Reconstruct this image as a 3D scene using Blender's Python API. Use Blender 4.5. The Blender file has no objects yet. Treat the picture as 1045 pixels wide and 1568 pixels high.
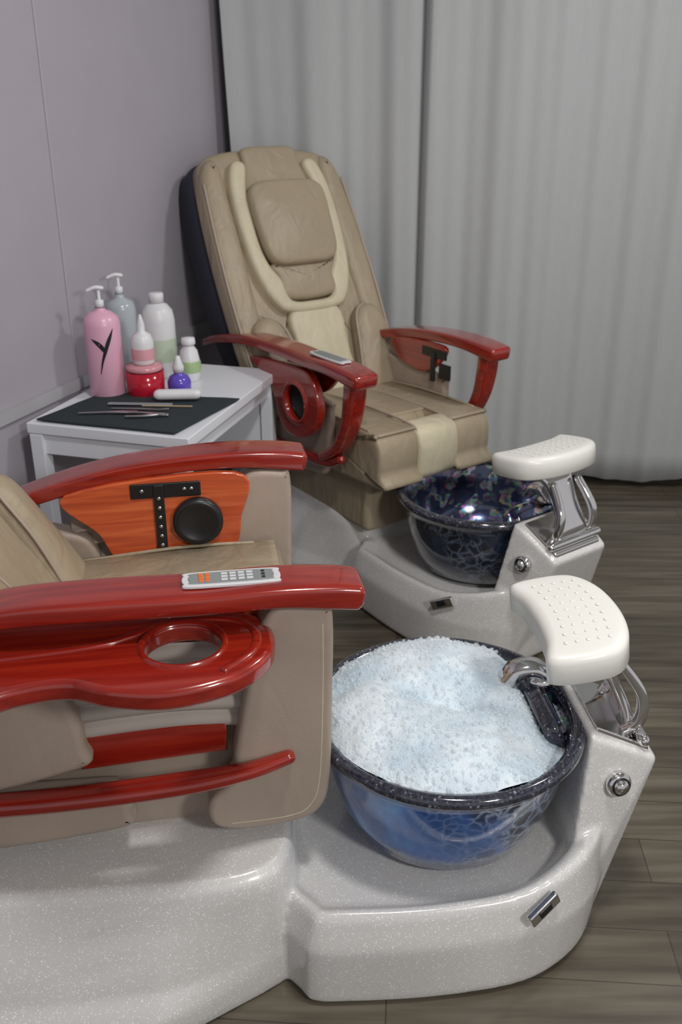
import bpy, bmesh, math, random
from mathutils import Matrix, Vector, noise
random.seed(4)
S=bpy.context.scene
try:
    S.view_settings.view_transform='Standard'
except Exception: pass
C=bpy.context.collection
# ---------------------------------------------------------------- materials
def nm(name):
    m=bpy.data.materials.new(name); m.use_nodes=True
    nt=m.node_tree; b=nt.nodes['Principled BSDF']
    return m,nt,b
def setp(b,**k):
    for a,v in k.items():
        a=a.replace('_',' ')
        if a in b.inputs: b.inputs[a].default_value=v
def coord(nt,scale=(1,1,1),rot=(0,0,0)):
    tc=nt.nodes.new('ShaderNodeTexCoord'); mp=nt.nodes.new('ShaderNodeMapping')
    mp.inputs['Scale'].default_value=scale; mp.inputs['Rotation'].default_value=rot
    nt.links.new(tc.outputs['Object'],mp.inputs['Vector']); return mp.outputs[0]
def ramp(nt,src,stops):
    r=nt.nodes.new('ShaderNodeValToRGB'); e=r.color_ramp.elements
    while len(e)<len(stops): e.new(0.5)
    for i,(p,c) in enumerate(stops):
        e[i].position=p; e[i].color=(c[0],c[1],c[2],1)
    nt.links.new(src,r.inputs[0]); return r.outputs[0]
def tex(nt,kind,vec,**k):
    n=nt.nodes.new(kind)
    for a,v in k.items():
        if a in ('feature','bands_direction','wave_type','distance'): setattr(n,a,v)
        else: n.inputs[a.replace('_',' ')].default_value=v
    nt.links.new(vec,n.inputs['Vector']); return n
def mth(nt,op,a,b_):
    n=nt.nodes.new('ShaderNodeMath'); n.operation=op
    for i,q in enumerate((a,b_)):
        if isinstance(q,(int,float)): n.inputs[i].default_value=q
        else: nt.links.new(q,n.inputs[i])
    return n.outputs[0]
def bump(nt,b,src,st=.1,dist=.01):
    n=nt.nodes.new('ShaderNodeBump'); n.inputs['Strength'].default_value=st; n.inputs['Distance'].default_value=dist
    nt.links.new(src,n.inputs['Height']); nt.links.new(n.outputs[0],b.inputs['Normal'])
def simple(name,col,rough=.5,metal=0,coat=0,var=.06,bs=0,bscale=200,**k):
    m,nt,b=nm(name); setp(b,Roughness=rough,Metallic=metal,Coat_Weight=coat,**k)
    v=coord(nt); n=tex(nt,'ShaderNodeTexNoise',v,Scale=7.0,Detail=3.0)
    lo=[max(0,c*(1-var)) for c in col]; hi=[min(1,c*(1+var)) for c in col]
    nt.links.new(ramp(nt,n.outputs[0],[(.3,lo),(.7,hi)]),b.inputs['Base Color'])
    if bs:
        n2=tex(nt,'ShaderNodeTexNoise',v,Scale=float(bscale),Detail=3.0); bump(nt,b,n2.outputs[0],bs,.002)
    return m
def leather(name,col,wr=.35):
    m,nt,b=nm(name); setp(b,Roughness=.42,Specular_IOR_Level=.4)
    v=coord(nt); n=tex(nt,'ShaderNodeTexNoise',v,Scale=6.0,Detail=3.0)
    nt.links.new(ramp(nt,n.outputs[0],[(.3,[c*.93 for c in col]),(.7,[c*1.06 for c in col])]),b.inputs['Base Color'])
    n2=tex(nt,'ShaderNodeTexNoise',v,Scale=260.0,Detail=3.0)
    v3=coord(nt,(9,9,4)); n3=tex(nt,'ShaderNodeTexNoise',v3,Scale=1.6,Detail=2.0,Distortion=1.0)
    b1=nt.nodes.new('ShaderNodeBump'); b1.inputs['Strength'].default_value=wr; b1.inputs['Distance'].default_value=.02; nt.links.new(n3.outputs[0],b1.inputs['Height'])
    b2=nt.nodes.new('ShaderNodeBump'); b2.inputs['Strength'].default_value=.2; b2.inputs['Distance'].default_value=.002; nt.links.new(n2.outputs[0],b2.inputs['Height'])
    nt.links.new(b1.outputs[0],b2.inputs['Normal']); nt.links.new(b2.outputs[0],b.inputs['Normal']); return m
TAN=leather('leather_tan',(.355,.29,.20))
TAN2=leather('leather_taupe',(.38,.305,.25),.12)
CREAM=leather('leather_cream',(.58,.52,.37))
FAB=simple('fabric_fold',(.40,.35,.31),.7)
NAVY=simple('shell_navy',(.018,.02,.035),.6)
BLACK=simple('plastic_black',(.012,.012,.014),.35)
CHROME=simple('chrome',(.75,.74,.74),.10,metal=1)
WHITE=simple('plastic_white',(.74,.74,.76),.35)
REMW=simple('remote_shell',(.62,.62,.63),.4)
FOOT=simple('footrest_vinyl',(.84,.83,.78),.3,var=.02)
DESK=simple('desk_white',(.80,.82,.87),.35,var=.02)
TOWEL=simple('towel_dark',(.02,.03,.035),.95,bs=.6,bscale=400)
STEEL=simple('steel_tool',(.55,.55,.56),.25,metal=1)
PINK=simple('lotion_pink',(.76,.42,.55),.3,var=.03)
PURP=simple('polish_purple',(.12,.08,.5),.15)
REDP=simple('red_liquid',(.45,.01,.03),.15)
CLEAR=simple('bottle_frosted',(.42,.47,.50),.2)
GREEN=simple('label_green',(.35,.5,.25),.4)
ORANGE=simple('button_orange',(.7,.16,.04),.5)
GREY=simple('remote_grey',(.22,.24,.24),.5)
def wood(name,c0,c1,c2):
    m,nt,b=nm(name); setp(b,Roughness=.2,Coat_Weight=.9,Coat_Roughness=.06)
    v=coord(nt,(1.0,16,16)); n=tex(nt,'ShaderNodeTexNoise',v,Scale=4.0,Detail=6.0,Distortion=.6)
    nt.links.new(ramp(nt,n.outputs[0],[(.3,c0),(.5,c1),(.72,c2)]),b.inputs['Base Color']); return m
RED=wood('wood_cherry_gloss',(.20,.009,.005),(.27,.014,.007),(.34,.026,.010))
ORW=wood('wood_orange_gloss',(.42,.055,.018),(.56,.09,.025),(.70,.15,.045))
# pearl glitter shell
m,nt,b=nm('pearl_glitter_shell'); setp(b,Roughness=.24,Coat_Weight=.8,Coat_Roughness=.10)
v=coord(nt); vo=tex(nt,'ShaderNodeTexVoronoi',v,Scale=520.0)
nt.links.new(ramp(nt,vo.outputs['Color'],[(.0,(.63,.615,.60)),(.78,(.68,.67,.655)),(.93,(1,1,1))]),b.inputs['Base Color'])
bump(nt,b,vo.outputs['Color'],.08,.002); PEARL=m
# basin glass
def basin_mat(name,inner,near=True):
    m,nt,b=nm(name); setp(b,Roughness=.12,Coat_Weight=1.0,Coat_Roughness=.03)
    v=coord(nt)
    if inner:
        vo=tex(nt,'ShaderNodeTexVoronoi',v,Scale=85.0)
        hs=nt.nodes.new('ShaderNodeHueSaturation'); hs.inputs['Saturation'].default_value=.7; hs.inputs['Value'].default_value=1.0
        nt.links.new(vo.outputs['Color'],hs.inputs['Color'])
        n1=tex(nt,'ShaderNodeTexVoronoi',v,Scale=44.0)
        mx=nt.nodes.new('ShaderNodeMix'); mx.data_type='RGBA'; nt.links.new(ramp(nt,n1.outputs['Color'],[(.55,(.95,)*3),(.85,(.15,)*3)]),mx.inputs[0])
        mx.inputs[7].default_value=(.025,.04,.12,1); nt.links.new(hs.outputs[0],mx.inputs[6]); nt.links.new(mx.outputs[2],b.inputs['Base Color'])
        b.inputs['Metallic'].default_value=.8; b.inputs['Roughness'].default_value=.2
        nb=nt.nodes.new('ShaderNodeBump'); nb.inputs['Strength'].default_value=1; nb.inputs['Distance'].default_value=.04
        nt.links.new(vo.outputs['Color'],nb.inputs['Height']); nt.links.new(nb.outputs[0],b.inputs['Normal'])
    else:
        n0=tex(nt,'ShaderNodeTexNoise',v,Scale=12.0,Detail=4.0)
        add=nt.nodes.new('ShaderNodeMixRGB'); add.inputs[0].default_value=.10
        nt.links.new(v,add.inputs[1]); nt.links.new(n0.outputs['Color'],add.inputs[2])
        vo=tex(nt,'ShaderNodeTexVoronoi',add.outputs[0],Scale=38.0,feature='DISTANCE_TO_EDGE')
        veins=ramp(nt,vo.outputs['Distance'],[(.0,(.42,.48,.58)),(.08,(.12,.18,.30)),(.2,(0,0,0))])
        n1=tex(nt,'ShaderNodeTexNoise',v,Scale=6.0,Detail=6.0,Distortion=1.2)
        sx=nt.nodes.new('ShaderNodeSeparateXYZ'); nt.links.new(v,sx.inputs[0])
        # glass is bluer towards the seat side, dark towards the jets
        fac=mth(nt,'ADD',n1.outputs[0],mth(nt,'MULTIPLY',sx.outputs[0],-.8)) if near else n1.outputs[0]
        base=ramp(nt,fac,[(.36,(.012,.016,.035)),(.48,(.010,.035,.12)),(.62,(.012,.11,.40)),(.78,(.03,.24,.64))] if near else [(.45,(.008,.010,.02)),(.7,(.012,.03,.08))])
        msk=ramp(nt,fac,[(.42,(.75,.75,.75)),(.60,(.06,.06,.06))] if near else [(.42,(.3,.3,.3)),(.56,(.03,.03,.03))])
        mul=nt.nodes.new('ShaderNodeMixRGB'); mul.blend_type='MULTIPLY'; mul.inputs[0].default_value=1
        nt.links.new(veins,mul.inputs[1]); nt.links.new(msk,mul.inputs[2])
        ad=nt.nodes.new('ShaderNodeMixRGB'); ad.blend_type='ADD'; ad.inputs[0].default_value=1
        nt.links.new(base,ad.inputs[1]); nt.links.new(mul.outputs[0],ad.inputs[2]); nt.links.new(ad.outputs[0],b.inputs['Base Color'])
    return m
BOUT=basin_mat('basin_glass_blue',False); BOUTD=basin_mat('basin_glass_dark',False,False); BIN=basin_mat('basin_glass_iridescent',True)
m,nt,b=nm('basin_rim_glitter'); setp(b,Roughness=.12,Coat_Weight=1.0); v=coord(nt)
vo=tex(nt,'ShaderNodeTexVoronoi',v,Scale=240.0)
nt.links.new(ramp(nt,vo.outputs['Color'],[(.3,(.014,.018,.034)),(.8,(.05,.05,.07)),(.95,(.3,.28,.33))]),b.inputs['Base Color']); BRIM=m
# foam
m,nt,b=nm('soap_foam'); setp(b,Roughness=.45,Subsurface_Weight=.5); v=coord(nt)
b.inputs['Subsurface Radius'].default_value=(.02,.022,.025)
vo=tex(nt,'ShaderNodeTexVoronoi',v,Scale=330.0); vo2=tex(nt,'ShaderNodeTexNoise',v,Scale=9.0,Detail=6.0)
nt.links.new(ramp(nt,vo2.outputs[0],[(.36,(.52,.63,.72)),(.60,(.74,.81,.86))]),b.inputs['Base Color'])
bump(nt,b,vo.outputs['Distance'],.35,.002); FOAM=m
m,nt,b=nm('bubble_film'); setp(b,Roughness=.03,IOR=1.5,Alpha=.28,Coat_Weight=1.0); b.inputs['Base Color'].default_value=(.85,.92,.97,1); BUB=m
# curtain
m,nt,b=nm('curtain_fabric'); setp(b,Roughness=.9,Sheen_Weight=.2); v=coord(nt,(60,60,3)); n=tex(nt,'ShaderNodeTexNoise',v,Scale=6.0,Detail=4.0)
nt.links.new(ramp(nt,n.outputs[0],[(.3,(.42,.43,.435)),(.7,(.445,.46,.465))]),b.inputs['Base Color']); bump(nt,b,n.outputs[0],.10,.003); CURT=m
WALL=simple('wall_paint',(.40,.375,.42),.6,var=.02,bs=.08,bscale=120)
WTRIM=simple('wall_trim',(.43,.41,.45),.5,var=.02)
CEIL=simple('ceiling_paint',(.6,.6,.6),.8,var=.02)
BASEB=simple('baseboard_paint',(.4,.4,.42),.5)
# floor planks
m,nt,b=nm('floor_planks'); setp(b,Roughness=.32); v=coord(nt,(1,1,1),(0,0,math.radians(4)))
br=nt.nodes.new('ShaderNodeTexBrick'); nt.links.new(v,br.inputs['Vector'])
br.inputs['Scale'].default_value=1.0; br.inputs['Brick Width'].default_value=1.1; br.inputs['Row Height'].default_value=.125
br.inputs['Mortar Size'].default_value=.0015; br.inputs['Color1'].default_value=(.6,.6,.6,1); br.inputs['Color2'].default_value=(1,1,1,1); br.inputs['Mortar'].default_value=(.3,.3,.3,1)
v2=coord(nt,(1.0,14,1),(0,0,math.radians(4))); n=tex(nt,'ShaderNodeTexNoise',v2,Scale=2.2,Detail=9.0,Distortion=.15)
c=ramp(nt,n.outputs[0],[(.28,(.065,.054,.037)),(.5,(.125,.106,.075)),(.72,(.20,.175,.13))])
mx=nt.nodes.new('ShaderNodeMixRGB'); mx.blend_type='MULTIPLY'; mx.inputs[0].default_value=.85
nt.links.new(c,mx.inputs[1]); nt.links.new(br.outputs[0],mx.inputs[2])
nt.links.new(mx.outputs[0],b.inputs['Base Color'])
FLOOR=m
# ---------------------------------------------------------------- helpers
def empty(name,loc=(0,0,0),rz=0,parent=None):
    e=bpy.data.objects.new(name,None); C.objects.link(e); e.location=loc; e.rotation_euler=(0,0,rz); e.empty_display_size=.1
    if parent: e.parent=parent
    return e
def mk(name,V,F,mats,parent=None,M=None,smooth=True,fm=None,wn=False,sub=0):
    me=bpy.data.meshes.new(name); me.from_pydata([tuple(x) for x in V],[],F); me.validate()
    bm=bmesh.new(); bm.from_mesh(me); bmesh.ops.recalc_face_normals(bm,faces=bm.faces[:]); bm.to_mesh(me); bm.free()
    return fin(name,me,mats,parent,M,smooth,fm,wn,sub)
def fin(name,me,mats,parent=None,M=None,smooth=True,fm=None,wn=False,sub=0):
    if not isinstance(mats,(list,tuple)): mats=[mats]
    for q in mats: me.materials.append(q)
    if M is not None: me.transform(M)
    for i,p in enumerate(me.polygons):
        p.use_smooth=smooth
        if fm: p.material_index=fm[i]
    ob=bpy.data.objects.new(name,me); C.objects.link(ob)
    if parent: ob.parent=parent
    if sub:
        s=ob.modifiers.new('s','SUBSURF'); s.levels=sub; s.render_levels=sub
    if wn:
        w=ob.modifiers.new('w','WEIGHTED_NORMAL'); w.keep_sharp=True
    return ob
def evalmesh(ob):
    bpy.context.view_layer.update()
    me=bpy.data.meshes.new_from_object(ob.evaluated_get(bpy.context.evaluated_depsgraph_get()))
    bpy.data.objects.remove(ob); return me
def T(x,y,z): return Matrix.Translation((x,y,z))
def R(a,ax): return Matrix.Rotation(math.radians(a),4,ax)
def axes(o,ex,ey,ez):
    M=Matrix.Identity(4)
    for i in range(3): M[i][0]=ex[i]; M[i][1]=ey[i]; M[i][2]=ez[i]; M[i][3]=o[i]
    return M
def cr(P,n=6,closed=False):
    out=[]; L=len(P); rng=range(L) if closed else range(L-1)
    for i in rng:
        if closed: a,b_,c_,d=P[(i-1)%L],P[i],P[(i+1)%L],P[(i+2)%L]
        else: a,b_,c_,d=P[max(i-1,0)],P[i],P[i+1],P[min(i+2,L-1)]
        for k in range(n):
            t=k/n
            out.append(tuple(.5*((2*q)+(-p+r)*t+(2*p-5*q+4*r-s)*t*t+(-p+3*q-3*r+s)*t**3) for p,q,r,s in zip(a,b_,c_,d)))
    if not closed: out.append(tuple(P[-1]))
    return out
def sell(cx,cy,a,b_,e,n=72,taper=0):
    out=[]
    for i in range(n):
        t=2*math.pi*i/n; c_,s=math.cos(t),math.sin(t)
        y=b_*math.copysign(abs(s)**(2/e),s); x=a*math.copysign(abs(c_)**(2/e),c_)*(1+taper*y/b_)
        out.append((cx+x,cy+y))
    return out
def rbox(name,s,bev,mat,parent=None,M=None,seg=4,cut=0):
    bm=bmesh.new(); bmesh.ops.create_cube(bm,size=1)
    for v_ in bm.verts: v_.co=Vector((v_.co.x*s[0],v_.co.y*s[1],v_.co.z*s[2]))
    bmesh.ops.bevel(bm,geom=bm.edges[:],offset=min(bev,min(s)*.49),segments=seg,profile=.5,affect='EDGES')
    me=bpy.data.meshes.new(name); bm.to_mesh(me); bm.free()
    return fin(name,me,mat,parent,M,wn=True)
def hexa(name,B,Tp,bev,mat,parent,M=None,seg=4):
    bm=bmesh.new(); vs=[bm.verts.new(p) for p in B+Tp]
    for f in [(3,2,1,0),(4,5,6,7),(0,1,5,4),(1,2,6,5),(2,3,7,6),(3,0,4,7)]: bm.faces.new([vs[k] for k in f])
    bmesh.ops.recalc_face_normals(bm,faces=bm.faces[:])
    bmesh.ops.bevel(bm,geom=bm.edges[:],offset=bev,segments=seg,profile=.5,affect='EDGES')
    me=bpy.data.meshes.new(name); bm.to_mesh(me); bm.free()
    return fin(name,me,mat,parent,M,wn=True)
def ccw(P):
    a=sum(P[i][0]*P[(i+1)%len(P)][1]-P[(i+1)%len(P)][0]*P[i][1] for i in range(len(P)))
    return P if a>0 else P[::-1]
def inset(P,d):
    out=[];L=len(P)
    for i in range(L):
        dd=d[i] if isinstance(d,list) else d
        a=Vector(P[i-1][:2]); c_=Vector(P[(i+1)%L][:2]); t=(c_-a)
        if t.length<1e-9: out.append((P[i][0],P[i][1])); continue
        t.normalize(); out.append((P[i][0]-t.y*dd,P[i][1]+t.x*dd))
    return out
def ringmesh(rings,capa=True,capb=True):
    n=len(rings[0]); V=[p for r in rings for p in r]; F=[]
    for j in range(len(rings)-1):
        for i in range(n):
            k=(i+1)%n; F.append((j*n+i,j*n+k,(j+1)*n+k,(j+1)*n+i))
    def cap(j,rev):
        c_=Vector((0,0,0))
        for i in range(n): c_+=Vector(rings[j][i])
        V.append(tuple(c_/n)); q=len(V)-1
        for i in range(n): F.append((j*n+i,j*n+(i+1)%n,q))
    if capa: cap(0,True)
    if capb: cap(len(rings)-1,False)
    return V,F
def pad(name,P,th,bev,puff,mat,parent=None,M=None,n=5,raw=False):
    """cushion: outline in XY, thickness +Z, rounded edge and domed front"""
    P=ccw(P if raw else cr(P,n,True)); rings=[]
    rings.append([(x,y,0) for x,y in inset(P,bev*.5)])
    rings.append([(x,y,bev*.3) for x,y in inset(P,0)])
    for k in range(0,5):
        a=k/4*math.pi/2
        rings.append([(x,y,th-bev+bev*math.sin(a)) for x,y in inset(P,bev*(1-math.cos(a)))])
    I=inset(P,bev); cx=sum(p[0] for p in I)/len(I); cy=sum(p[1] for p in I)/len(I)
    x0=min(p[0] for p in I);x1=max(p[0] for p in I);y0=min(p[1] for p in I);y1=max(p[1] for p in I)
    def dome(x,y):
        u=(2*x-x0-x1)/(x1-x0); w=(2*y-y0-y1)/(y1-y0); return puff*max(0,(1-u*u))*max(0,(1-w*w))
    rings[-1]=[(x,y,th+dome(x,y)) for x,y in I]
    for s in (.9,.78,.62,.45,.25,.1):
        rings.append([(cx+(x-cx)*s,cy+(y-cy)*s,th+dome(cx+(x-cx)*s,cy+(y-cy)*s)) for x,y in I])
    V,F=ringmesh(rings); return mk(name,V,F,mat,parent,M)
def plate(name,P,th,bev,mat,parent=None,M=None,holes=(),n=6,raw=False):
    cu=bpy.data.curves.new(name,'CURVE'); cu.dimensions='2D'; cu.fill_mode='BOTH'
    cu.extrude=max(th/2-bev,0.0001); cu.bevel_depth=bev; cu.bevel_resolution=4; cu.offset=-bev
    for Q in [P if raw else cr(P,n,True)]+list(holes):
        s=cu.splines.new('POLY'); s.points.add(len(Q)-1); s.use_cyclic_u=True
        for i,q in enumerate(Q): s.points[i].co=(q[0],q[1],0,1)
    ob=bpy.data.objects.new('tmp',cu); C.objects.link(ob)
    me=evalmesh(ob); me.name=name; me.materials.clear()
    bm=bmesh.new(); bm.from_mesh(me); bmesh.ops.remove_doubles(bm,verts=bm.verts[:],dist=1e-5); bmesh.ops.recalc_face_normals(bm,faces=bm.faces[:]); bm.to_mesh(me); bm.free()
    return fin(name,me,mat,parent,(M or Matrix.Identity(4))@T(0,0,th/2),wn=True)
def sweep(name,pts,mat,parent=None,M=None,up=(0,0,1),n=24,e=3.2,sm=6,cap=.6):
    P=cr([tuple(p) for p in pts],sm); U=Vector(up); rings=[]
    secs=[]
    for i,p in enumerate(P):
        a=Vector(P[max(i-1,0)][:3]); c_=Vector(P[min(i+1,len(P)-1)][:3]); t=(c_-a).normalized()
        secs.append((Vector(p[:3]),t,p[3],p[4]))
    full=[]
    ks=(0,.2,.4,.6,.8,.92)
    p0,t0,w0,h0=secs[0]; r=min(w0,h0)*cap
    for k in ks: q=math.sin(k*math.pi/2); full.append((p0-t0*r*(math.cos(k*math.pi/2)),t0,w0-(1-q)*min(w0,h0)*.8,h0-(1-q)*min(w0,h0)*.8))
    full+=secs
    p1,t1,w1,h1=secs[-1]; r=min(w1,h1)*cap
    for k in ks[::-1]: q=math.sin(k*math.pi/2); full.append((p1+t1*r*math.cos(k*math.pi/2),t1,w1-(1-q)*min(w1,h1)*.8,h1-(1-q)*min(w1,h1)*.8))
    for c_,t,w,h in full:
        s=U.cross(t).normalized(); u=t.cross(s).normalized(); rr=[]
        for i in range(n):
            a=2*math.pi*i/n; ca,sa=math.cos(a),math.sin(a)
            rr.append(tuple(c_+s*(w/2*math.copysign(abs(ca)**(2/e),ca))+u*(h/2*math.copysign(abs(sa)**(2/e),sa))))
        rings.append(rr)
    V,F=ringmesh(rings); return mk(name,V,F,mat,parent,M)
def tube(name,pts,r,mat,parent=None,M=None,up=(0,0,1),n=10):
    return sweep(name,[(*p,2*r,2*r) for p in pts],mat,parent,M,up,n,2.0)
def lathe(name,prof,mats,parent=None,M=None,seg=64,fmf=None):
    V=[];F=[];fm=[]
    for r,z in prof:
        for i in range(seg):
            a=2*math.pi*i/seg; V.append((max(r,1e-4)*math.cos(a),max(r,1e-4)*math.sin(a),z))
    for j in range(len(prof)-1):
        for i in range(seg):
            k=(i+1)%seg; F.append((j*seg+i,j*seg+k,(j+1)*seg+k,(j+1)*seg+i)); fm.append(fmf(j) if fmf else 0)
    return mk(name,V,F,mats,parent,M,fm=fm)
def circ(cx,cy,r,n=40): return [(cx+r*math.cos(2*math.pi*i/n),cy+r*math.sin(2*math.pi*i/n)) for i in range(n)]
# ---------------------------------------------------------------- spa chair
def build_chair(loc,rz,uoff,urot,hw,rec,near):
    root=empty('pedicure_spa_chair',(loc[0],loc[1],0),math.radians(rz))
    half=[(.30,0,.25,.03),(.295,.09,.25,.03),(.265,.17,.245,.02),(.20,.235,.225,.01),(.10,.28,.205,0),(-.06,.295,.2,0),(-.20,.292,.2,0),(-.275,.285,.2,0),(-.30,.26,.2,0)]
    full=half+[(-.36,.15,.2,0),(-.36,-.15,.2,0)]+[(x,-y,h,f) for x,y,h,f in half[::-1][:-1]]
    O=cr(full,7,True); XY=[(p[0],p[1]) for p in O]; H=[p[2] for p in O]; Fl=[p[3] for p in O]; N=len(O)
    def ring(ins,zf): 
        I=inset(XY,ins); return [(I[i][0],I[i][1],zf(i)) for i in range(N)]
    rings=[ring(.012,lambda i:0.0),ring(0,lambda i:.012),ring([-Fl[i]*.1 for i in range(N)],lambda i:.03),ring([-Fl[i]*.5 for i in range(N)],lambda i:.13),
      ring([.004-Fl[i]*.6 for i in range(N)],lambda i:.145),ring([.018-Fl[i]*.9 for i in range(N)],lambda i:H[i]-.012),
      ring([.026-Fl[i] for i in range(N)],lambda i:H[i]),ring([.038-Fl[i] for i in range(N)],lambda i:H[i]-.001),
      ring([.048-Fl[i]*.4 for i in range(N)],lambda i:H[i]-.012),ring([.062 for i in range(N)],lambda i:.184),ring(.12,lambda i:.182)]
    V,F=ringmesh(rings); o1=mk('a',V,F,PEARL)
    o2=hexa('b',[(.20,-.20,.03),(.29,-.135,.03),(.29,.135,.03),(.20,.20,.03)],[(.245,-.125,.442),(.39,-.105,.366),(.39,.105,.366),(.245,.125,.442)],.008,PEARL,None)
    lev=[(0,.43,.355),(.02,.44,.365),(.06,.44,.363),(.085,.44,.345),(.10,.435,.330),(.15,.43,.308),(.20,.425,.284),(.24,.42,.267),(.262,.415,.258),(.275,.405,.245)]
    rings=[]
    for z,hl,w in lev:
        r=[]
        for i in range(96):
            a=2*math.pi*i/96; ca,sa=math.cos(a),math.sin(a); e=2/6.0
            x=-.72+hl*math.copysign(abs(ca)**e,ca); y=w*math.copysign(abs(sa)**e,sa)
            if ca>0:
                k=min(1,max(0,(x+.62)/.3)); k=k*k*(3-2*k); y*=1-k*(1-min(1,.262/w))
            r.append((x,y,z))
        rings.append(r)
    V,F=ringmesh(rings); o3=mk('c',V,F,PEARL)
    bm=bmesh.new()
    for o in (o1,o2,o3): bm.from_mesh(o.data); bpy.data.objects.remove(o)
    me=bpy.data.meshes.new('shell'); bm.to_mesh(me); bm.free()
    ob=bpy.data.objects.new('tmp',me); C.objects.link(ob)
    rm=ob.modifiers.new('r','REMESH'); rm.mode='VOXEL'; rm.voxel_size=.0055
    s=ob.modifiers.new('s','SMOOTH'); s.factor=.5; s.iterations=8
    me=evalmesh(ob); me.name='tub_shell'; me.materials.clear()
    fin('tub_shell',me,PEARL,root)
    # --- basin
    prof=[(.0,.195),(.165,.195),(.185,.202),(.207,.25),(.228,.32),(.240,.38),(.245,.40),(.257,.405),(.265,.415),(.263,.427),(.253,.432),(.240,.428),(.233,.415),(.222,.36),(.205,.29),(.18,.235),(.15,.222),(.0,.22)]
    lathe('foot_basin',prof,[BOUT if near else BOUTD,BRIM,BIN],root,None,seg=96,fmf=lambda j:0 if j<6 else (1 if j<12 else 2))
    pad('jet_panel',[(-.085,0),(-.095,.05),(-.07,.085),(.07,.085),(.095,.05),(.085,0)],.03,.01,.004,BRIM if near else BIN,root,T(.205,0,.385)@R(90,'Z')@R(62,'X')@T(0,-.02,-.015))
    pad('jet_panel_inset',[(-.06,0),(-.065,.035),(-.05,.055),(.05,.055),(.065,.035),(.06,0)],.008,.003,.002,BIN,root,T(.205,0,.385)@R(90,'Z')@R(62,'X')@T(0,-.008,.014))
    sweep('faucet_spout',[(.215,.055,.455,.045,.03),(.185,.06,.472,.05,.034),(.15,.062,.465,.05,.036),(.13,.06,.445,.045,.03)],CHROME,root,e=2.4)
    lathe('faucet_collar',[(0,0),(.026,0),(.028,.01),(.02,.02),(0,.022)],CHROME,root,T(.2,.055,.44),seg=32)
    hexa('chrome_top_plate',[(.262,-.100,.425),(.376,-.09,.366),(.376,.09,.366),(.262,.100,.425)],[(.264,-.098,.440),(.374,-.088,.382),(.374,.088,.382),(.264,.098,.440)],.003,CHROME,root,seg=2)
    sweep('footrest_stand',[(.34,0,.385,.15,.03),(.34,0,.43,.12,.028),(.315,0,.49,.09,.026),(.285,0,.54,.10,.03),(.26,0,.575,.15,.02)],CHROME,root,up=(1,0,0))
    for s in (-1,1): sweep('footrest_lever',[(.325,s*.06,.395,.02,.02),(.355,s*.07,.43,.022,.022),(.355,s*.062,.485,.022,.022),(.31,s*.05,.55,.02,.02)],CHROME,root,up=(0,1,0))
    tube('footrest_hinge_pin',[(.36,-.09,.40),(.36,.09,.40)],.012,CHROME,root,n=16)
    FM=T(.228,.010,.572)@R(-8,'Y')
    out=[(-.075,-.135),(-.062,-.075),(-.057,0),(-.062,.075),(-.075,.135),(-.02,.15),(.05,.140),(.088,.085),(.1,0),(.088,-.085),(.05,-.140),(-.02,-.15)]
    pad('footrest_cushion',out,.06,.016,.004,FOOT,root,FM@T(0,0,-.005))
    V=[];F=[]
    for i in range(-4,5):
        for j in range(5):
            y=i*.026; x=-.02+j*.02-.03*(abs(i)/6)**2
            b0=len(V); r=.0035; zt=.0552+.004*(1-(abs(i)/6)**2)
            for k in range(8): V.append((x+r*math.cos(k*math.pi/4),y+r*math.sin(k*math.pi/4),zt))
            V.append((x,y,zt+.003))
            for k in range(8): F.append((b0+k,b0+(k+1)%8,b0+8))
    mk('footrest_nubs',V,F,FOOT,root,FM)
    nrm=Vector((.12,-.97,.18)).normalized(); ex=Vector((0,0,1)).cross(nrm).normalized(); ey=nrm.cross(ex)
    KM=axes((.302,-.135,.338),ex,ey,nrm)
    lathe('control_knob',[(0,-.01),(.023,-.01),(.025,.006),(.019,.012),(.014,.012),(.013,.02),(.0,.022)],CHROME,root,KM,seg=32)
    lathe('knob_cap',[(.015,.0125),(.018,.0125),(.018,.0145),(.015,.0145)],BLACK,root,KM,seg=24)
    rbox('side_bracket',(.07,.012,.03),.004,CHROME,root,T(.135,-.272,.185)@R(28,'Z')@R(-25,'Y'))
    rbox('side_bracket_window',(.03,.014,.018),.003,BLACK,root,T(.135,-.274,.187)@R(28,'Z')@R(-25,'Y'))
    tube('drain_lever',[(.33,-.02,.19),(.385,-.025,.185),(.385,-.025,.15)],.005,CHROME,root,up=(0,1,0))
    # --- foam
    if near:
        V=[];F=[];nr=80;na=200
        for j in range(nr+1):
            r=.243*j/nr
            for i in range(na):
                a=2*math.pi*i/na; x=r*math.cos(a); y=r*math.sin(a)
                q=Vector((x*7,y*7,3.3)); z=.450+.012*noise.noise(q)+.006*noise.noise(q*2.6)+.002*noise.noise(q*7)
                z+=.030*math.exp(-((x+.03)**2/.012+(y-.14)**2/.006))+.018*math.exp(-((x+.14)**2+(y+.02)**2)/.012)+.010*math.exp(-((x+.02)**2+(y+.13)**2)/.008)-.038*math.exp(-((x-.01)**2/.006+(y-.01+.2*x)**2/.0012))
                z-=.024*(r/.243)**6+ (.035*min(1,(x-.13)/.05) if x>.13 else 0)
                V.append((x,y,z))
        for j in range(nr):
            for i in range(na):
                k=(i+1)%na; F.append((j*na+i,j*na+k,(j+1)*na+k,(j+1)*na+i))
        mk('soap_foam',V,F,FOAM,root)
        surf=V; V2=[];F2=[]
        bmt=bmesh.new(); bmesh.ops.create_icosphere(bmt,subdivisions=2,radius=1); tv=[v_.co.copy() for v_ in bmt.verts]; tf=[[v_.index for v_ in f.verts] for f in bmt.faces]; bmt.free()
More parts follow.
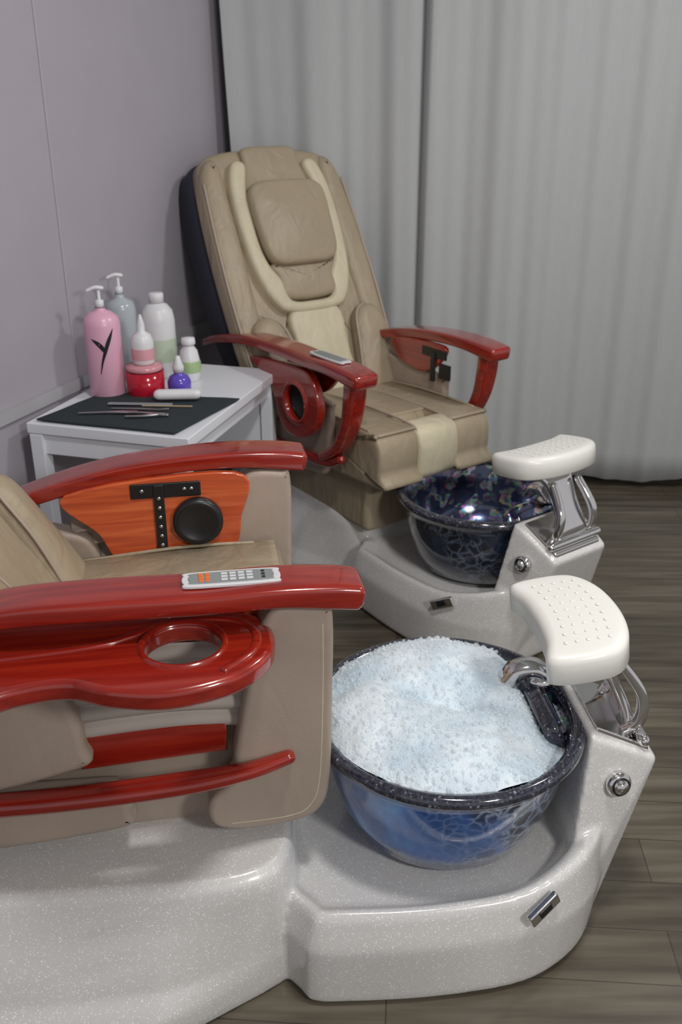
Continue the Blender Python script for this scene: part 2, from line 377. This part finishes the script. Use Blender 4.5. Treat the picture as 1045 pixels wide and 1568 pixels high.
        for q in range(3400):
            rj=math.sqrt(random.random()); p=surf[int(rj*nr)*na+random.randrange(na)]
            rr=random.choice([.0012,.0014,.0018,.0022,.0028,.0036,.0045]); o=len(V2)
            px=p[0]+random.uniform(-.004,.004); py=p[1]+random.uniform(-.004,.004)
            for t in tv: V2.append((px+t.x*rr,py+t.y*rr,p[2]+t.z*rr+.0003))
            for f in tf: F2.append([o+k for k in f])
        mk('foam_bubbles',V2,F2,BUB,root)
    # ================= upper swivel seat
    up=empty('swivel_seat',uoff,math.radians(urot),root)
    sw=hw-.055 if near else hw-.042; bx=-.545 if near else -.52; xf=-.06 if near else .02
    rbox('seat_skirt',(.62,2*hw-.14,.20),.02,TAN2 if near else TAN,up,T(-.42 if near else -.38,0,.35))
    def cush(name,x0,x1,y0,y1,z0,z1,mat,roll=.05):
        P=[(x0,z0),(x1-roll*.5,z0),(x1,z0+roll),(x1,z1-roll),(x1-roll*.4,z1-.012),(x1-roll*1.5,z1),(x0+.05,z1-.02),(x0,z1-.05)]
        pad(name,P,y1-y0,.014,.0,mat,up,axes((0,y1,0),(1,0,0),(0,0,1),(0,-1,0)),n=5)
    cush('seat_cushion_side',-.66,xf,-sw,-.07,.43,.60,TAN); cush('seat_cushion_side',-.66,xf,.07,sw,.43,.60,TAN)
    if near: cush('seat_cushion_centre',-.66,xf,-.078,.078,.43,.603,TAN)
    else:
        cush('seat_cushion_centre',-.66,-.10,-.078,.078,.43,.605,TAN); cush('seat_cushion_front_band',-.14,xf+.012,-.078,.078,.43,.604,CREAM)
    for y in (-.07,.07):
        tube('seat_piping',[(-.55,y,.580),(-.3,y,.602),(xf-.07,y,.603),(xf-.01,y,.585),(xf+.008,y,.52),(xf+.002,y,.46)],.004,TAN2,up,up=(0,1,0))
    for s in (-1,1):
        tube('seat_edge_piping',[(-.60,s*(sw-.012),.575),(-.3,s*(sw-.012),.600),(xf-.07,s*(sw-.012),.600)],.004,TAN,up,up=(0,1,0))
    # --- back rest
    r=math.radians(rec)
    B=axes((bx,0,.53),(0,1,0),(-math.sin(r),0,math.cos(r)),(math.cos(r),0,math.sin(r)))
    if not near: B=B@Matrix.Diagonal((1.12,1.07,1.0,1))
    bo=[(-.20,0),(-.235,.12),(-.262,.32),(-.262,.55),(-.248,.76),(-.222,.835),(-.14,.862),(0,.866),(.14,.862),(.222,.835),(.248,.76),(.262,.55),(.262,.32),(.235,.12),(.20,0)]
    pad('back_shell',[(x*1.02,y*1.0) for x,y in bo],.13,.04,0,NAVY,up,B@T(0,0,-.18))
    pad('back_cushion',[(x*.985,y*.99+.003) for x,y in bo],.085,.035,.0,TAN,up,B@T(0,0,-.065))
    for s in (1,-1):
        plate('back_side_bolster',[(s*.262,.13),(s*.272,.35),(s*.268,.56),(s*.252,.74),(s*.222,.815),(s*.180,.80),(s*.175,.6),(s*.185,.35),(s*.19,.13)],.10,.03,TAN,up,B@T(0,0,-.062))
        pad('back_lower_wing',[(s*.10,.02),(s*.115,.16),(s*.14,.27),(s*.19,.30),(s*.24,.26),(s*.255,.12),(s*.245,.0),(s*.16,-.01)],.075,.03,.008,TAN,up,B)
    if not near:
        U=[(-.105,.79),(-.15,.795),(-.178,.70),(-.180,.55),(-.165,.42),(-.125,.33),(-.08,.305),(0,.30),(.08,.305),(.125,.33),(.165,.42),(.180,.55),(.178,.70),(.15,.795),(.105,.79),(.125,.70),(.132,.56),(.12,.47),(.09,.41),(.075,.345),(0,.335),(-.075,.345),(-.09,.41),(-.12,.47),(-.132,.56),(-.125,.70)]
        plate('headrest_frame',U,.060,.016,CREAM,up,B)
        pad('lumbar_strip',[(-.085,.0),(-.09,.15),(-.085,.31),(.085,.31),(.09,.15),(.085,.0)],.05,.016,.004,CREAM,up,B)
        pad('lumbar_roll',[(-.085,.35),(-.10,.42),(-.10,.47),(.10,.47),(.10,.42),(.085,.35)],.06,.018,.005,TAN,up,B)
        pad('headrest_backing',[(-.12,.48),(-.13,.60),(-.12,.72),(-.10,.80),(-.09,.85),(0,.856),(.09,.85),(.10,.80),(.12,.72),(.13,.60),(.12,.48)],.042,.014,.002,TAN,up,B)
        pil=sell(0,.588,.134,.138,5,80,.05)
        pad('head_pillow',pil,.052,.018,.016,TAN,up,B@T(0,0,.04),raw=True)
        sp=sell(0,.588,.128,.132,5,40,.05); tube('pillow_seam',[(x,y,.083) for x,y in sp+sp[:1]],.0028,TAN2,up,B,n=6)
    else:
        pad('back_centre_panel',[(-.10,.0),(-.115,.25),(-.13,.5),(-.13,.8),(.13,.8),(.13,.5),(.115,.25),(.10,.0)],.05,.016,.004,TAN,up,B)
    for s in (1,-1):
        tube('back_piping',[(s*.10,.03,.055),(s*.115,.16,.068),(s*.14,.27,.06),(s*.19,.305,.05)],.004,TAN2,up,B)
        tube('back_outer_piping',[(s*.245,.0,.035),(s*.262,.13,.03),(s*.268,.35,.03),(s*.262,.56,.03),(s*.25,.74,.03)],.004,TAN2,up,B)
    # --- arm units
    for s in (-1,1):
        y=s*hw
        zb=.055 if s<0 else 0
        xb=.13 if (not near and s<0) else 0
        dx=-.012 if (near and s>0) else 0
        ys=1.09 if (not near and s<0) else 1
        sweep('armrest_board',[(-.78-xb,y*.93*ys,.655+zb,.055,.026),(-.68-xb*.8,y*.96*ys,.695+zb,.07,.030),(-.55-xb*.4,y*.98*(1+(ys-1)*.5),.738+zb*.8,.086,.034),(-.40+dx,y*1.0,.768+zb*.35,.092,.036),(-.25+dx,y*1.0,.784,.094,.036),(-.13+dx,y,.786,.094,.038),(-.04+dx,y,.778,.09,.044),(.0+dx,y,.772,.086,.044)],RED,up,e=6,n=40,cap=.3)
        SM=axes((0,s*(hw-.045),0),(1,0,0),(0,0,1),(0,-1,0)) if s<0 else axes((0,s*(hw-.045),0),(-1,0,0),(0,0,1),(0,1,0))
        f=(lambda P:[(x,z) for x,z in P]) if s<0 else (lambda P:[(-x,z) for x,z in P])
        I=lambda x,z,yy:T(x,s*(hw-.045-.0+.0)-s*yy,z)
        if near:
            plate('arm_inner_panel',f([(-.52,.735),(-.16,.765),(-.15,.66),(-.19,.57),(-.40,.56),(-.46,.64)]),.016,.004,ORW,up,SM@T(0,0,-.012))
            rbox('hinge_bracket_bar',(.15,.008,.034),.003,BLACK,up,I(-.31,.735,.012))
            rbox('hinge_bracket_post',(.022,.010,.15),.003,BLACK,up,I(-.325,.675,.016))
            for k in range(6): lathe('hinge_bolt',[(0,0),(.0045,0),(.004,.003),(0,.003)],STEEL,up,I(-.325,.61+k*.022,.021)@R(90*s,'X'),seg=12)
            for k in (-.05,.04,.055): lathe('hinge_bolt',[(0,0),(.0045,0),(.004,.003),(0,.003)],STEEL,up,I(-.31+k,.737,.016)@R(90*s,'X'),seg=12)
            lathe('recline_knob',[(0,0),(.050,0),(.054,.006),(.054,.022),(.048,.028),(.040,.028),(.038,.026),(0,.026)],BLACK,up,I(-.245,.662,.008)@R(90*s,'X'),seg=48)
        else:
            plate('arm_inner_panel',f([(-.46,.745),(-.20,.765),(-.22,.70),(-.30,.66),(-.42,.68)]),.016,.004,RED,up,SM@T(0,0,-.012))
            if s>0:
                rbox('hinge_bracket_bar',(.12,.008,.03),.003,BLACK,up,I(-.24,.735,.012))
                rbox('hinge_bracket_post',(.02,.010,.10),.003,BLACK,up,I(-.24,.69,.016))
                rbox('hinge_bracket_foot',(.05,.012,.05),.003,BLACK,up,I(-.19,.68,.008))
        if near:
            plate('side_pad_front',f([(-.13,.755),(-.06,.755),(-.038,.74),(-.038,.59),(-.044,.40),(-.062,.335),(-.11,.312),(-.20,.308),(-.252,.325),(-.258,.375),(-.215,.42),(-.208,.48),(-.185,.60),(-.165,.70)]),.065,.012,TAN2,up,SM)
            tube('pad_seam',[(x,z,.0640) for x,z in f([(-.055,.72),(-.056,.59),(-.063,.41),(-.080,.35),(-.12,.330),(-.22,.328)])],.0016,CREAM,up,SM,n=6)
            plate('side_pad_rear',f([(-.72,.66),(-.52,.64),(-.47,.60),(-.455,.52),(-.47,.47),(-.72,.45)]),.06,.016,TAN2,up,SM)
            plate('side_pad_lower',f([(-.72,.42),(-.46,.42),(-.405,.41),(-.39,.37),(-.42,.332),(-.72,.325)]),.06,.018,TAN2,up,SM)
            sweep('side_rail',[(-.72,s*(hw+.02),.43,.04,.032),(-.5,s*(hw+.035),.435,.045,.032),(-.3,s*(hw+.04),.445,.045,.03),(-.19,s*(hw+.038),.455,.034,.026),(-.12,s*(hw+.03),.468,.026,.022)],RED,up,e=2.6)
            plate('side_shelf',f([(-.47,.45),(-.46,.52),(-.22,.53),(-.22,.46)]),.03,.005,RED,up,SM@T(0,0,.0),n=1)
            V=[];F=[]; nz=60; nx=14
            for j in range(nz+1):
                for i in range(nx+1):
                    u=i/nx; z=.50+.17*j/nz+.014*math.sin(u*3.1); x=-.52+.40*u
                    V.append((x,s*(hw-.03+.016*abs(math.sin(j/nz*math.pi*5+u*.5))**.6),z))
            for j in range(nz):
                for i in range(nx): a=j*(nx+1)+i; F.append((a,a+1,a+nx+2,a+nx+1))
            mk('pleated_bellow',V,F,FAB,up)
        else:
            sweep('arm_strut',[(-.045,y,.765,.05,.06),(-.05,y,.70,.045,.065),(-.07,y,.62,.04,.06),(-.12,y,.54,.035,.055),(-.20,y,.49,.03,.04)],RED,up,up=(0,1,0),e=4)
            sweep('side_rail',[(-.60,y,.45,.03,.03),(-.4,y,.455,.03,.035),(-.2,y,.47,.03,.035),(-.12,y,.50,.03,.03)],RED,up,e=2.6)
            plate('side_pad_rear',f([(-.66,.66),(-.24,.66),(-.20,.62),(-.22,.44),(-.30,.40),(-.66,.40)]),.03,.012,TAN2,up,SM)
            if s<0:
                o=cr([(-.58,.73),(-.30,.755),(-.22,.73),(-.185,.65),(-.215,.57),(-.30,.525),(-.39,.54),(-.43,.62),(-.48,.68)],6,True)
                plate('folded_tray',f(o),.03,.008,RED,up,SM@T(0,0,.05),holes=[circ(-.31,.64,.056)],raw=True)
                lathe('tray_hole_ring',[(.056,0),(.058,.006),(.066,.007),(.072,0)],RED,up,T(-.31,-(hw+.035),.64)@R(90,'X'),seg=40)
                lathe('tray_cup_well',[(0,0),(.056,0),(.056,.012)],BLACK,up,T(-.31,-(hw+.006),.64)@R(90,'X'),seg=40)
    if near:
        TM=T(-.018,0,.690)
        o=[(-.78,-.25),(-.50,-.26),(-.33,-.26),(-.20,-.265),(-.14,-.29),(-.118,-.345),(-.132,-.41),(-.19,-.465),(-.285,-.488),(-.37,-.470),(-.43,-.440),(-.50,-.445),(-.58,-.480),(-.68,-.50),(-.78,-.50)]
        h=circ(-.262,-.362,.060,48)
        plate('side_tray',o,.036,.011,RED,up,TM,holes=[h])
        plate('arm_side_board',[(-.76,.70),(-.76,.715),(-.66,.74),(-.54,.765),(-.42,.775),(-.25,.772),(-.19,.77),(-.18,.71),(-.22,.70)],.02,.004,RED,up,axes((0,-(hw-.05),0),(1,0,0),(0,0,1),(0,-1,0)),n=2)
        sweep('tray_bead',[(x,y,.7265,.014,.008) for x,y in [(-.74,-.372),(-.45,-.352),(-.36,-.325),(-.30,-.292),(-.21,-.297),(-.168,-.335),(-.172,-.395),(-.22,-.445)]],RED,up,e=2.2)
        lathe('tray_hole_ring',[(.060,-.001),(.063,.005),(.068,.005),(.072,-.001)],RED,up,T(-.280,-.362,.7255),seg=48)
        RM=T(-.198,-hw+.003,.803)@R(0.3,'Y')@Matrix.Diagonal((.92,.9,.8,1))
        o2=[(-.07,-.026),(.07,-.026),(.082,-.014),(.085,0),(.082,.014),(.07,.026),(-.07,.026),(-.082,.014),(-.085,0),(-.082,-.014)]
        plate('remote_body',o2,.007,.002,REMW,up,RM)
        plate('remote_face',[(x*.87,y*.74) for x,y in o2],.003,.001,GREY,up,RM@T(0,0,.0055))
        for i in range(2):
            for j in range(3): rbox('remote_button_orange',(.008,.009,.002),.0006,ORANGE,up,RM@T(-.052+i*.011,-.011+j*.011,.009))
        for i in range(4):
            for j in range(3): rbox('remote_button_white',(.011,.006,.002),.0006,REMW,up,RM@T(-.012+i*.0145,-.011+j*.011,.009))
        for i in range(3): rbox('remote_button_dark',(.006,.006,.002),.0006,BLACK,up,RM@T(.055,-.011+i*.011,.009))
        rbox('tray_latch',(.02,.004,.012),.001,NAVY,up,T(-.40,-.40,.682))
    else:
        RM=T(-.17,-hw+.0,.805)
        o2=[(-.07,-.022),(.07,-.022),(.08,0),(.07,.022),(-.07,.022),(-.08,0)]
        plate('remote_body',o2,.006,.002,REMW,up,RM); plate('remote_face',[(x*.85,y*.7) for x,y in o2],.003,.001,GREY,up,RM@T(0,0,.0045))
    return root
build_chair((.203,1.476),5,(-.218,.18,0),4.5,.31,30,True)
build_chair((.43,2.58),-54,(-.18,-.052,0),0,.265,28,False)
# ---------------------------------------------------------------- room
def boxr(name,x0,x1,y0,y1,z0,z1,mat,M=None):
    V=[(x,y,z) for x in (x0,x1) for y in (y0,y1) for z in (z0,z1)]
    F=[(0,1,3,2),(4,6,7,5),(0,4,5,1),(2,3,7,6),(0,2,6,4),(1,5,7,3)]
    return mk(name,V,F,mat,None,M,smooth=False)
boxr('floor',-3,4,-1.5,4.1,-.05,0,FLOOR)
boxr('ceiling',-3,4,-1.5,4.1,2.7,2.75,CEIL)
boxr('wall_back',-3,4,3.95,4.05,0,2.7,WALL)
ang=math.atan2(.49,1.40)
WM=T(-.945,2.30,0)@Matrix.Rotation(-ang,4,'Z')
boxr('wall_left',-.06,0,-4.2,1.75,0,2.7,WALL,WM)
boxr('baseboard_left',0.0005,.012,-4.2,1.7,0,.09,BASEB,WM)
boxr('trim_1',0.0005,.003,.44,.447,.72,2.7,WTRIM,WM)
boxr('trim_2',0.0005,.014,-4.2,1.3,.70,.735,BASEB,WM)
# curtain
V=[];F=[];nx=800;nz=24;x0,x1=-.37,2.5
def cy(x,z):
    am=.5+.8*(.5+noise.noise(Vector((x*1.7,7.1,0))))
    a=.021*math.sin(x*14+1.8*math.sin(x*3.1))+.007*math.sin(x*37+2+1.3*math.sin(x*5+z*.3))+.003*math.sin(x*83+z*1.2)
    a*=(.55+.4*(1-z/2.7))*am
    d=.05*math.exp(-((x-.30)/.010)**2)
    return 3.66+a-(.035 if x>.30 else 0)+d
for j in range(nz+1):
    z=.045+2.62*j/nz
    for i in range(nx+1):
        x=x0+(x1-x0)*i/nx
        xx=x+(-.03*(1-math.cos(z*1.3))*max(0,(-.1-x)/.26))
        zz=z if j else z+.012*math.sin(x*9)
        V.append((xx,cy(x,z),zz))
for j in range(nz):
    for i in range(nx): a=j*(nx+1)+i; F.append((a,a+1,a+nx+2,a+nx+1))
cu=mk('curtain',V,F,CURT)
so=cu.modifiers.new('t','SOLIDIFY'); so.thickness=.003
tube('curtain_rod',[(-.38,3.72,2.685),(2.5,3.72,2.685)],.012,CHROME)
# ---------------------------------------------------------------- table
TA=-16
tb=empty('side_table',(-.395,2.26,0),math.radians(TA))
rbox('table_top',(.48,.70,.03),.003,DESK,tb,T(-.24,.35,.685),seg=2)
for x in (-.455,-.03):
    for y in (.02,.67): rbox('table_leg',(.04,.04,.668),.003,DESK,tb,T(x,y,.335),seg=2)
rbox('table_apron_front',(.42,.018,.06),.003,DESK,tb,T(-.245,.02,.64),seg=2)
rbox('table_apron_side',(.018,.62,.05),.003,DESK,tb,T(-.03,.34,.644),seg=2)
rbox('table_apron_back',(.42,.018,.30),.003,DESK,tb,T(-.245,.67,.52),seg=2)
def pump(root,z,h,mat,r=.012):
    lathe('pump_collar',[(0,z),(r,z),(r,z+.02),(r*.6,z+.022),(r*.35,z+.024),(r*.35,z+.05),(0,z+.05)],mat,root,seg=24)
    sweep('pump_head',[(-.008,0,z+.055,.018,.012),(.01,0,z+.057,.016,.011),(.03,0,z+.05,.01,.009)],mat,root,R(200,'Z'),e=2.4)
def bottle(name,x,y,prof,mat,pumpmat=None,ph=0,rz=0,cap=None):
    e=empty(name,(x,y,.7002),rz); lathe('bottle_body',prof,mat,e,seg=40)
    if pumpmat: pump(e,prof[-1][1],ph,pumpmat)
    if cap: lathe('bottle_cap',cap[0],cap[1],e,seg=28)
    return e
b1=bottle('pink_lotion_bottle',-.690,2.655,[(0,0),(.048,0),(.052,.006),(.052,.21),(.048,.232),(.03,.246),(.014,.252),(.014,.258)],PINK,WHITE)
def ribbon(name,pts,rad,mat,root):
    V=[];F=[];P=cr(pts,8)
    for s_,z,w in P:
        for sg in (-1,1):
            a=-math.pi/2+(s_+sg*w/2)/rad+.25; V.append((rad*1.012*math.cos(a),rad*1.012*math.sin(a),z))
    for i in range(len(P)-1): F.append((2*i,2*i+1,2*i+3,2*i+2))
    mk(name,V,F,mat,root)
ribbon('logo_stroke',[(-.016,.075,.002),(-.008,.11,.006),(.004,.145,.011),(.016,.175,.012),(.030,.205,.002)],.052,BLACK,b1)
ribbon('logo_leaf',[(.002,.135,.003),(-.008,.155,.016),(-.022,.170,.016),(-.036,.178,.002)],.052,BLACK,b1)
bottle('clear_pump_bottle',-.675,2.84,[(0,0),(.04,0),(.046,.006),(.046,.22),(.04,.24),(.014,.252),(.014,.262)],CLEAR,WHITE)
b3=bottle('white_lotion_bottle',-.570,2.87,[(0,0),(.048,0),(.052,.006),(.052,.175),(.047,.205),(.032,.224),(.020,.229),(.02,.232)],WHITE,cap=([(0,.23),(.023,.23),(.023,.256),(.02,.26),(0,.26)],WHITE))
lathe('label',[(.0525,.05),(.0528,.052),(.0528,.12),(.0525,.122)],simple('label_pale',(.5,.58,.45),.5),b3,seg=40)
b4=bottle('red_soak_jar',-.578,2.655,[(0,0),(.052,0),(.055,.004),(.056,.075),(.053,.075),(.050,.06),(0,.06)],REDP)
lathe('jar_lid',[(0,.0755),(.05,.0755),(.054,.08),(.052,.092),(.03,.094),(0,.094)],simple('pink_clear',(.65,.3,.34),.2),b4,seg=40)
lathe('spray_bottle',[(0,.0945),(.028,.0945),(.032,.10),(.033,.16),(.026,.18),(.011,.19),(.011,.21),(.007,.225),(.003,.238),(0,.238)],WHITE,b4,seg=32)
lathe('label',[(.0332,.11),(.0335,.112),(.0335,.14),(.0332,.142)],simple('label_pink',(.7,.35,.4),.4),b4,seg=32)
b5=bottle('green_label_bottle',-.470,2.81,[(0,0),(.026,0),(.03,.004),(.034,.055),(.026,.095),(.015,.11),(.015,.114)],WHITE,cap=([(0,.113),(.02,.113),(.022,.118),(.02,.134),(0,.136)],WHITE))
lathe('label',[(.0342,.03),(.0348,.034),(.0348,.06),(.033,.064)],GREEN,b5,seg=32)
bottle('purple_polish_bottle',-.482,2.675,[(0,0),(.026,0),(.034,.008),(.035,.035),(.027,.052),(.014,.058),(.014,.064)],PURP,cap=([(0,.063),(.015,.063),(.017,.08),(.009,.10),(.006,.112),(0,.112)],WHITE))
def towel():
    V=[];F=[];n=40
    for j in range(n+1):
        for i in range(n+1):
            u,w=i/n,j/n; x=-.455+.41*u+.05*w; y=.015+.28*w+.05*u*w
            V.append((x,y,.7068+.0015*(1+noise.noise(Vector((x*14,y*14,1))))))
    for j in range(n):
        for i in range(n): a=j*(n+1)+i; F.append((a,a+1,a+n+2,a+n+1))
    return mk('black_towel',V,F,TOWEL,None,T(-.395,2.26,0)@R(TA,'Z'))
t=towel(); so=t.modifiers.new('s','SOLIDIFY'); so.thickness=.004; so.offset=-1
def tool(name,pts,mat,rz,x,y,z=.7135):
    e=empty(name,(x,y,z),math.radians(rz)); 
    sweep('shaft',pts,mat,e); return e
tool('nail_file',[(-.09,0,0,.018,.004),(.09,0,0,.018,.004)],simple('file_grey',(.25,.26,.28),.8),-3,-.57,2.52)
tool('cuticle_pusher',[(-.08,0,0,.004,.004),(0,0,0,.007,.007),(.05,0,0,.004,.004),(.08,0,.003,.009,.003)],STEEL,-4,-.56,2.47)
nip=tool('cuticle_nipper',[(-.065,.018,0,.008,.006),(-.02,.014,0,.009,.008),(.02,.0,0,.013,.010),(.045,-.003,0,.007,.006)],STEEL,-2,-.52,2.42)
sweep('shaft_b',[(-.065,-.018,0,.008,.006),(-.02,-.014,0,.009,.008),(.02,.0,0,.013,.010),(.045,.003,0,.007,.006)],STEEL,nip)
tool('toe_scraper',[(-.07,0,0,.006,.006),(.0,0,0,.008,.007),(.06,0,0,.022,.005),(.085,0,0,.018,.004)],STEEL,6,-.65,2.44)
tool('orange_stick',[(-.07,0,0,.004,.004),(.07,0,0,.004,.004)],simple('stick_wood',(.45,.34,.2),.6),-3,-.49,2.50)
e=empty('cotton_pad_roll',(-.47,2.565,.728),math.radians(4)); sweep('roll',[(-.05,0,0,.035,.03),(.05,0,0,.035,.03)],WHITE,e,e=2.2)
# ---------------------------------------------------------------- lights
def area(name,loc,tgt,size,energy,col=(1,1,1)):
    l=bpy.data.lights.new(name,'AREA'); l.shape='DISK'; l.size=size; l.energy=energy; l.color=col
    o=bpy.data.objects.new(name,l); C.objects.link(o); o.location=loc
    o.rotation_euler=(Vector(tgt)-Vector(loc)).to_track_quat('-Z','Y').to_euler(); return o
area('ceiling_light_front',(.35,1.0,2.62),(.2,1.5,0),.26,20,(1,.985,.96))
area('ceiling_light_right',(1.5,2.3,2.62),(.4,2.5,0),.26,16,(1,.985,.96))
area('flash_bounce',(1.3,-.4,1.95),(0,2.6,.7),.34,24,(1,.98,.95))
w=bpy.data.worlds.new('world'); S.world=w; w.use_nodes=True
w.node_tree.nodes['Background'].inputs[0].default_value=(.87,.86,.88,1); w.node_tree.nodes['Background'].inputs[1].default_value=.56
# ---------------------------------------------------------------- camera
cd=bpy.data.cameras.new('camera'); cam=bpy.data.objects.new('camera',cd); C.objects.link(cam)
cd.sensor_fit='VERTICAL'; cd.sensor_height=36; cd.sensor_width=24; cd.lens=36*1417/1568
cam.location=(0,0,1.5); cam.rotation_euler=(math.radians(90-24),0,0)
cd.clip_start=.05; cd.dof.use_dof=True; cd.dof.focus_distance=1.7; cd.dof.aperture_fstop=5.0
S.camera=cam
